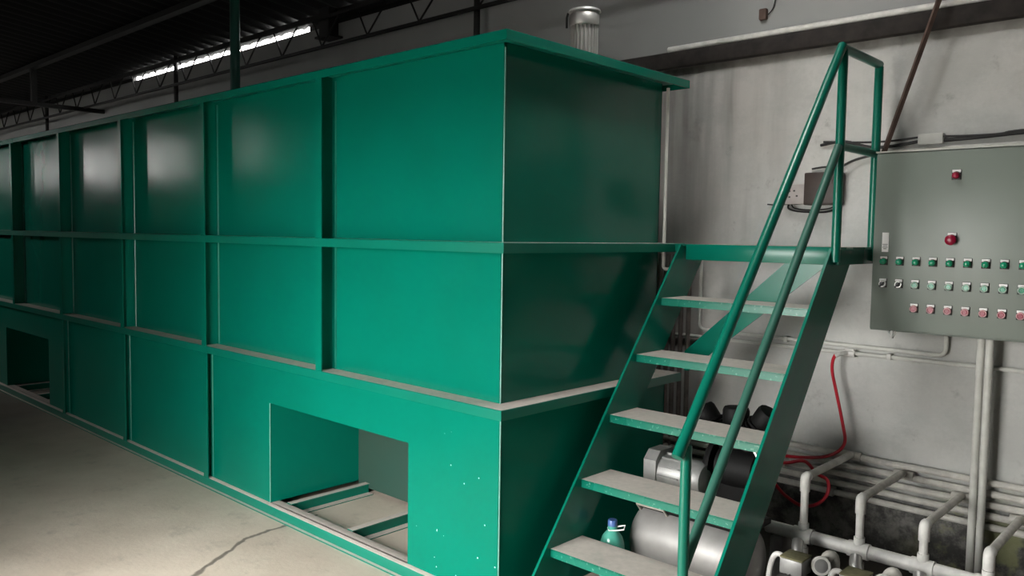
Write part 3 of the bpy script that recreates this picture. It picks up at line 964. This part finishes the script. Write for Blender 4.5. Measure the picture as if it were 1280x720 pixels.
# ------------------------------------------------------------------ red hose on its tap
o = thing('hose_tap', (0.65, YW - 0.03, 1.0), 'small pale tap on the wall pipe where the red hose hangs', 'tap')
part('valve_body', MB().tube([(0.665, YW - 0.023, 1.027), (0.725, YW - 0.023, 1.027)], 0.019, 10), 'pvc', o)
part('spout', MB().tube([(0.69, YW - 0.03, 1.027), (0.665, YW - 0.075, 1.024), (0.648, YW - 0.085, 1.012)], 0.012, 10), 'pvc', o)
part('lever', MB().box(0.685, 0.73, YW - 0.055, YW - 0.045, 1.044, 1.050, 0.002), 'steel', o)
hose = [(0.65, 1.765, 1.02), (0.638, 1.762, 0.985), (0.64, 1.76, 0.925), (0.665, 1.76, 0.825), (0.705, 1.755, 0.67), (0.722, 1.745, 0.59),
        (0.70, 1.72, 0.54), (0.64, 1.70, 0.505), (0.56, 1.70, 0.485), (0.46, 1.72, 0.465), (0.34, 1.745, 0.45), (0.27, 1.72, 0.43),
        (0.33, 1.68, 0.425), (0.46, 1.66, 0.445), (0.56, 1.65, 0.475), (0.645, 1.60, 0.44), (0.715, 1.56, 0.43), (0.725, 1.54, 0.37), (0.68, 1.53, 0.31), (0.60, 1.53, 0.285), (0.51, 1.54, 0.315), (0.43, 1.56, 0.36), (0.33, 1.58, 0.33), (0.28, 1.56, 0.2), (0.30, 1.50, 0.03), (0.36, 1.42, 0.012)]
solo('red_hose', MB().tube(spline(hose, 8), 0.0085, 8), 'red_hose', 'red rubber hose hanging from the wall tap and looping over the pipes', 'hose')

# ------------------------------------------------------------------ air compressor under the stairs
AX0, AX1, AY, AZ, AR = 0.10, 0.715, 0.86, 0.205, 0.160
AC = thing('air_compressor', (0.42, AY, 0), 'silver-grey air compressor with horizontal tank standing under the stairs', 'compressor')
prof = []
L = AX1 - AX0
for i in range(9):
    a = i / 8 * math.pi / 2
    prof.append((AR * math.sin(a), 0.085 * (1 - math.cos(a))))
prof += [(AR, L - 0.085)]
for i in range(1, 9):
    a = i / 8 * math.pi / 2
    prof.append((AR * math.cos(a), L - 0.085 + 0.085 * math.sin(a)))
part('air_tank', MB().lathe((AX0, AY, AZ), (1, 0, 0), prof, 36), 'tank_silver', AC)
for xx in (AX0 + 0.13, AX1 - 0.13):
    for sy in (-1, 1):
        part('foot', MB().box(xx - 0.02, xx + 0.02, AY + sy * 0.12 - 0.02, AY + sy * 0.12 + 0.02, 0.0, 0.115), 'black_cast', AC)
part('mount_plate', MB().box(AX0 + 0.05, AX1 - 0.02, AY - 0.09, AY + 0.14, AZ + AR - 0.012, AZ + AR + 0.014, 0.003), 'black_cast', AC)
hd = part('carry_handle', MB().tube([(AX0 + 0.06, AY - 0.075, AZ + AR - 0.03), (AX0 + 0.055, AY - 0.105, AZ + AR + 0.006), (AX0 + 0.20, AY - 0.105, AZ + AR + 0.006), (AX0 + 0.205, AY - 0.075, AZ + AR - 0.03)], 0.007, 8), 'beige', AC)
pz = AZ + AR + 0.012
# motor
ym = 0.90
part('motor_body', MB().lathe((0.19, ym, 0.505), (1, 0, 0), [(0.06, 0), (0.082, 0.01), (0.082, 0.21), (0.07, 0.235), (0.03, 0.245)], 24), 'grey_cast', AC)
part('motor_end_box', MB().prism([(ym - 0.09, 0.415), (ym + 0.09, 0.415), (ym + 0.09, 0.57), (ym + 0.05, 0.61), (ym - 0.05, 0.61), (ym - 0.09, 0.57)], 0, 0.150, 0.215), 'grey_cast', AC)
for k in range(12):
    a = 2 * math.pi * k / 12
    cc, ss = math.cos(a), math.sin(a)
    pl = [(ym + cc * 0.078 - ss * 0.003, 0.505 + ss * 0.078 + cc * 0.003), (ym + cc * 0.078 + ss * 0.003, 0.505 + ss * 0.078 - cc * 0.003), (ym + cc * 0.091 + ss * 0.002, 0.505 + ss * 0.091 - cc * 0.002), (ym + cc * 0.091 - ss * 0.002, 0.505 + ss * 0.091 + cc * 0.002)]
    part('cooling_fin', MB().prism(pl, 0, 0.22, 0.33), 'grey_cast', AC)
part('motor_foot', MB().box(0.18, 0.40, ym - 0.06, ym + 0.06, pz, 0.44), 'black_cast', AC)
# pump crankcase and three finned heads
yp = 1.02
part('crankcase', MB().lathe((0.43, yp, 0.56), (1, 0, 0), [(0.05, 0), (0.095, 0.015), (0.10, 0.10), (0.095, 0.19), (0.05, 0.21)], 20).box(0.45, 0.62, yp - 0.07, yp + 0.07, pz - 0.005, 0.52), 'black_cast', AC)
for (hx, hz, tilt) in ((0.36, 0.76, -38), (0.50, 0.775, 0), (0.635, 0.785, 32)):
    ax = Vector((math.sin(math.radians(tilt)), 0, math.cos(math.radians(tilt))))
    b0 = Vector((0.53, yp, 0.58))
    c0 = Vector((hx, yp, hz))
    hdm = part('cylinder_head', MB().lathe(c0 - ax * 0.02, ax, [(0.055, 0), (0.06, 0.015), (0.06, 0.065), (0.054, 0.080), (0.03, 0.084)], 12).tube([b0, c0], 0.038, 12), 'black_cast', AC)
    for q in range(4):
        part('fin', MB().lathe(c0 - ax * (0.025 + 0.022 * q), ax, [(0.068, 0), (0.068, 0.010)], 16), 'black_cast', hdm)
part('discharge_pipe', MB().tube(spline([(0.33, yp - 0.03, 0.735), (0.40, yp - 0.07, 0.72), (0.50, yp - 0.075, 0.72), (0.62, yp - 0.05, 0.74)]), 0.008, 8), 'steel', AC)
part('pressure_pipe', MB().tube(spline([(0.60, yp - 0.06, 0.70), (0.66, yp - 0.08, 0.62), (0.67, yp - 0.10, 0.48), (0.64, AY, AZ + AR - 0.01)]), 0.008, 8), 'steel', AC)
part('pulley_wheel', MB().lathe((0.40, yp, 0.56), (1, 0, 0), [(0.03, 0), (0.12, 0.004), (0.125, 0.018), (0.12, 0.03), (0.03, 0.034)], 28), 'black_cast', AC)

# teal jug with blue cap
jx, jy = 0.132, 0.60
JG = thing('plastic_jug', (jx, jy, 0), 'teal plastic jug with blue cap and white handle beside the compressor', 'jug')
part('bottle_body', MB().lathe((jx, jy, 0), (0, 0, 1), [(0.045, 0), (0.055, 0.008), (0.057, 0.05), (0.055, 0.055), (0.057, 0.06), (0.057, 0.20), (0.054, 0.225), (0.045, 0.252), (0.030, 0.272), (0.022, 0.280), (0.022, 0.30)], 24), 'jug', JG)
part('cap', MB().lathe((jx, jy, 0.297), (0, 0, 1), [(0.0215, 0), (0.0215, 0.026), (0.019, 0.030)], 18), 'blue_cap', JG)
part('label_band', MB().lathe((jx, jy, 0.10), (0, 0, 1), [(0.0575, 0), (0.0582, 0.003), (0.0582, 0.075), (0.0575, 0.078)], 24), 'blue_cap', JG)
part('carry_ring', MB().tube([(jx - 0.026, jy, 0.283), (jx, jy - 0.027, 0.283), (jx + 0.026, jy - 0.01, 0.285), (jx + 0.062, jy, 0.296), (jx + 0.060, jy + 0.012, 0.312), (jx + 0.03, jy + 0.014, 0.30), (jx, jy + 0.026, 0.284), (jx - 0.026, jy + 0.003, 0.283)], 0.0032, 6), 'white_plate', JG)

# ------------------------------------------------------------------ pumps under the manifold
pl_ = ['grey finned pump nearest the staircase, below the white manifold pipe',
       'grey finned pump in the middle, below the white manifold pipe',
       'grey finned pump under the twin conduits, below the manifold pipe']
for i in range(3):
    dx = 0.25 * i
    px = 0.835 + dx
    o = thing('water_pump', (px, 0.92, 0), pl_[i], 'pump', 'pumps under the manifold')
    part('motor_body', MB().lathe((px, 0.70, 0.125), (0, 1, 0), [(0.05, 0), (0.068, 0.006), (0.068, 0.27), (0.06, 0.28)], 24), 'grey_cast', o)
    for k in range(28):
        a = 2 * math.pi * k / 28
        cc, ss = math.cos(a), math.sin(a)
        q = [(px + cc * 0.066 - ss * 0.0018, 0.125 + ss * 0.066 + cc * 0.0018), (px + cc * 0.066 + ss * 0.0018, 0.125 + ss * 0.066 - cc * 0.0018), (px + cc * 0.078 + ss * 0.0012, 0.125 + ss * 0.078 - cc * 0.0012), (px + cc * 0.078 - ss * 0.0012, 0.125 + ss * 0.078 + cc * 0.0012)]
        part('cooling_fin', MB().prism(q, 1, 0.72, 0.96), 'grey_cast', o)
    part('fan_cover', MB().lathe((px, 0.66, 0.125), (0, 1, 0), [(0.06, 0), (0.078, 0.01), (0.078, 0.055), (0.07, 0.06)], 24), 'grey_cast', o)
    tb = part('terminal_box', MB().box(px - 0.045, px + 0.052, 0.885, 0.985, 0.195, 0.262, 0.005), 'grey_cast', o)
    part('box_lid', MB().box(px - 0.046, px + 0.053, 0.884, 0.986, 0.262, 0.270, 0.003), 'olive_dust', tb)
    part('pump_head', MB().lathe((px, 0.98, 0.125), (0, 1, 0), [(0.055, 0), (0.085, 0.012), (0.09, 0.06), (0.085, 0.10), (0.05, 0.115)], 24), 'black_cast', o)
    part('foot', MB().box(px - 0.07, px + 0.07, 0.76, 0.90, 0.0, 0.06), 'black_cast', o)
    part('foot', MB().box(px - 0.05, px + 0.05, 1.0, 1.06, 0.0, 0.05), 'black_cast', o)
    part('outlet_pipe', MB().tube(spline([(px, 1.05, 0.20), (px - 0.03, 1.10, 0.29), (px - 0.07, 1.20, 0.245), (px - 0.095, 1.25, 0.16)] if False else [(px - 0.02, 1.04, 0.19), (px - 0.045, 1.06, 0.245), (px - 0.055, 1.09, 0.275)]), 0.024, 12), 'steel', o)
    un = part('union_nut', MB().lathe((px + 0.085, 0.985, 0.235), (0.6, -0.75, 0.25), [(0.026, -0.01), (0.037, 0), (0.037, 0.022), (0.028, 0.027)], 20), 'grey_cast', o)
    part('ring', MB().lathe((px + 0.085 + 0.6 * 0.018, 0.985 - 0.75 * 0.018, 0.235 + 0.25 * 0.018), (0.6, -0.75, 0.25), [(0.0385, 0), (0.0405, 0.004), (0.0385, 0.009)], 20), 'pvc', un)
    part('suction_pipe', MB().tube([(px + 0.07, 0.99, 0.225), (px + 0.095, 1.02, 0.25)] + arc((px + 0.118, 1.05, 0.285), (px + 0.10, 1.025, 0.262), (px + 0.12, 1.055, 0.235)) + [(px + 0.12, 1.055, 0.0)], 0.023, 12), 'pvc_dusty', o)
    part('flexible_conduit', MB().tube(spline([(px - 0.043, 0.935, 0.237), (px - 0.062, 0.925, 0.258), (px - 0.083, 0.915, 0.248), (px - 0.093, 0.90, 0.20), (px - 0.09, 0.88, 0.15), (px - 0.09, 0.86, 0.10)]), 0.0115, 10), 'pvc', o)
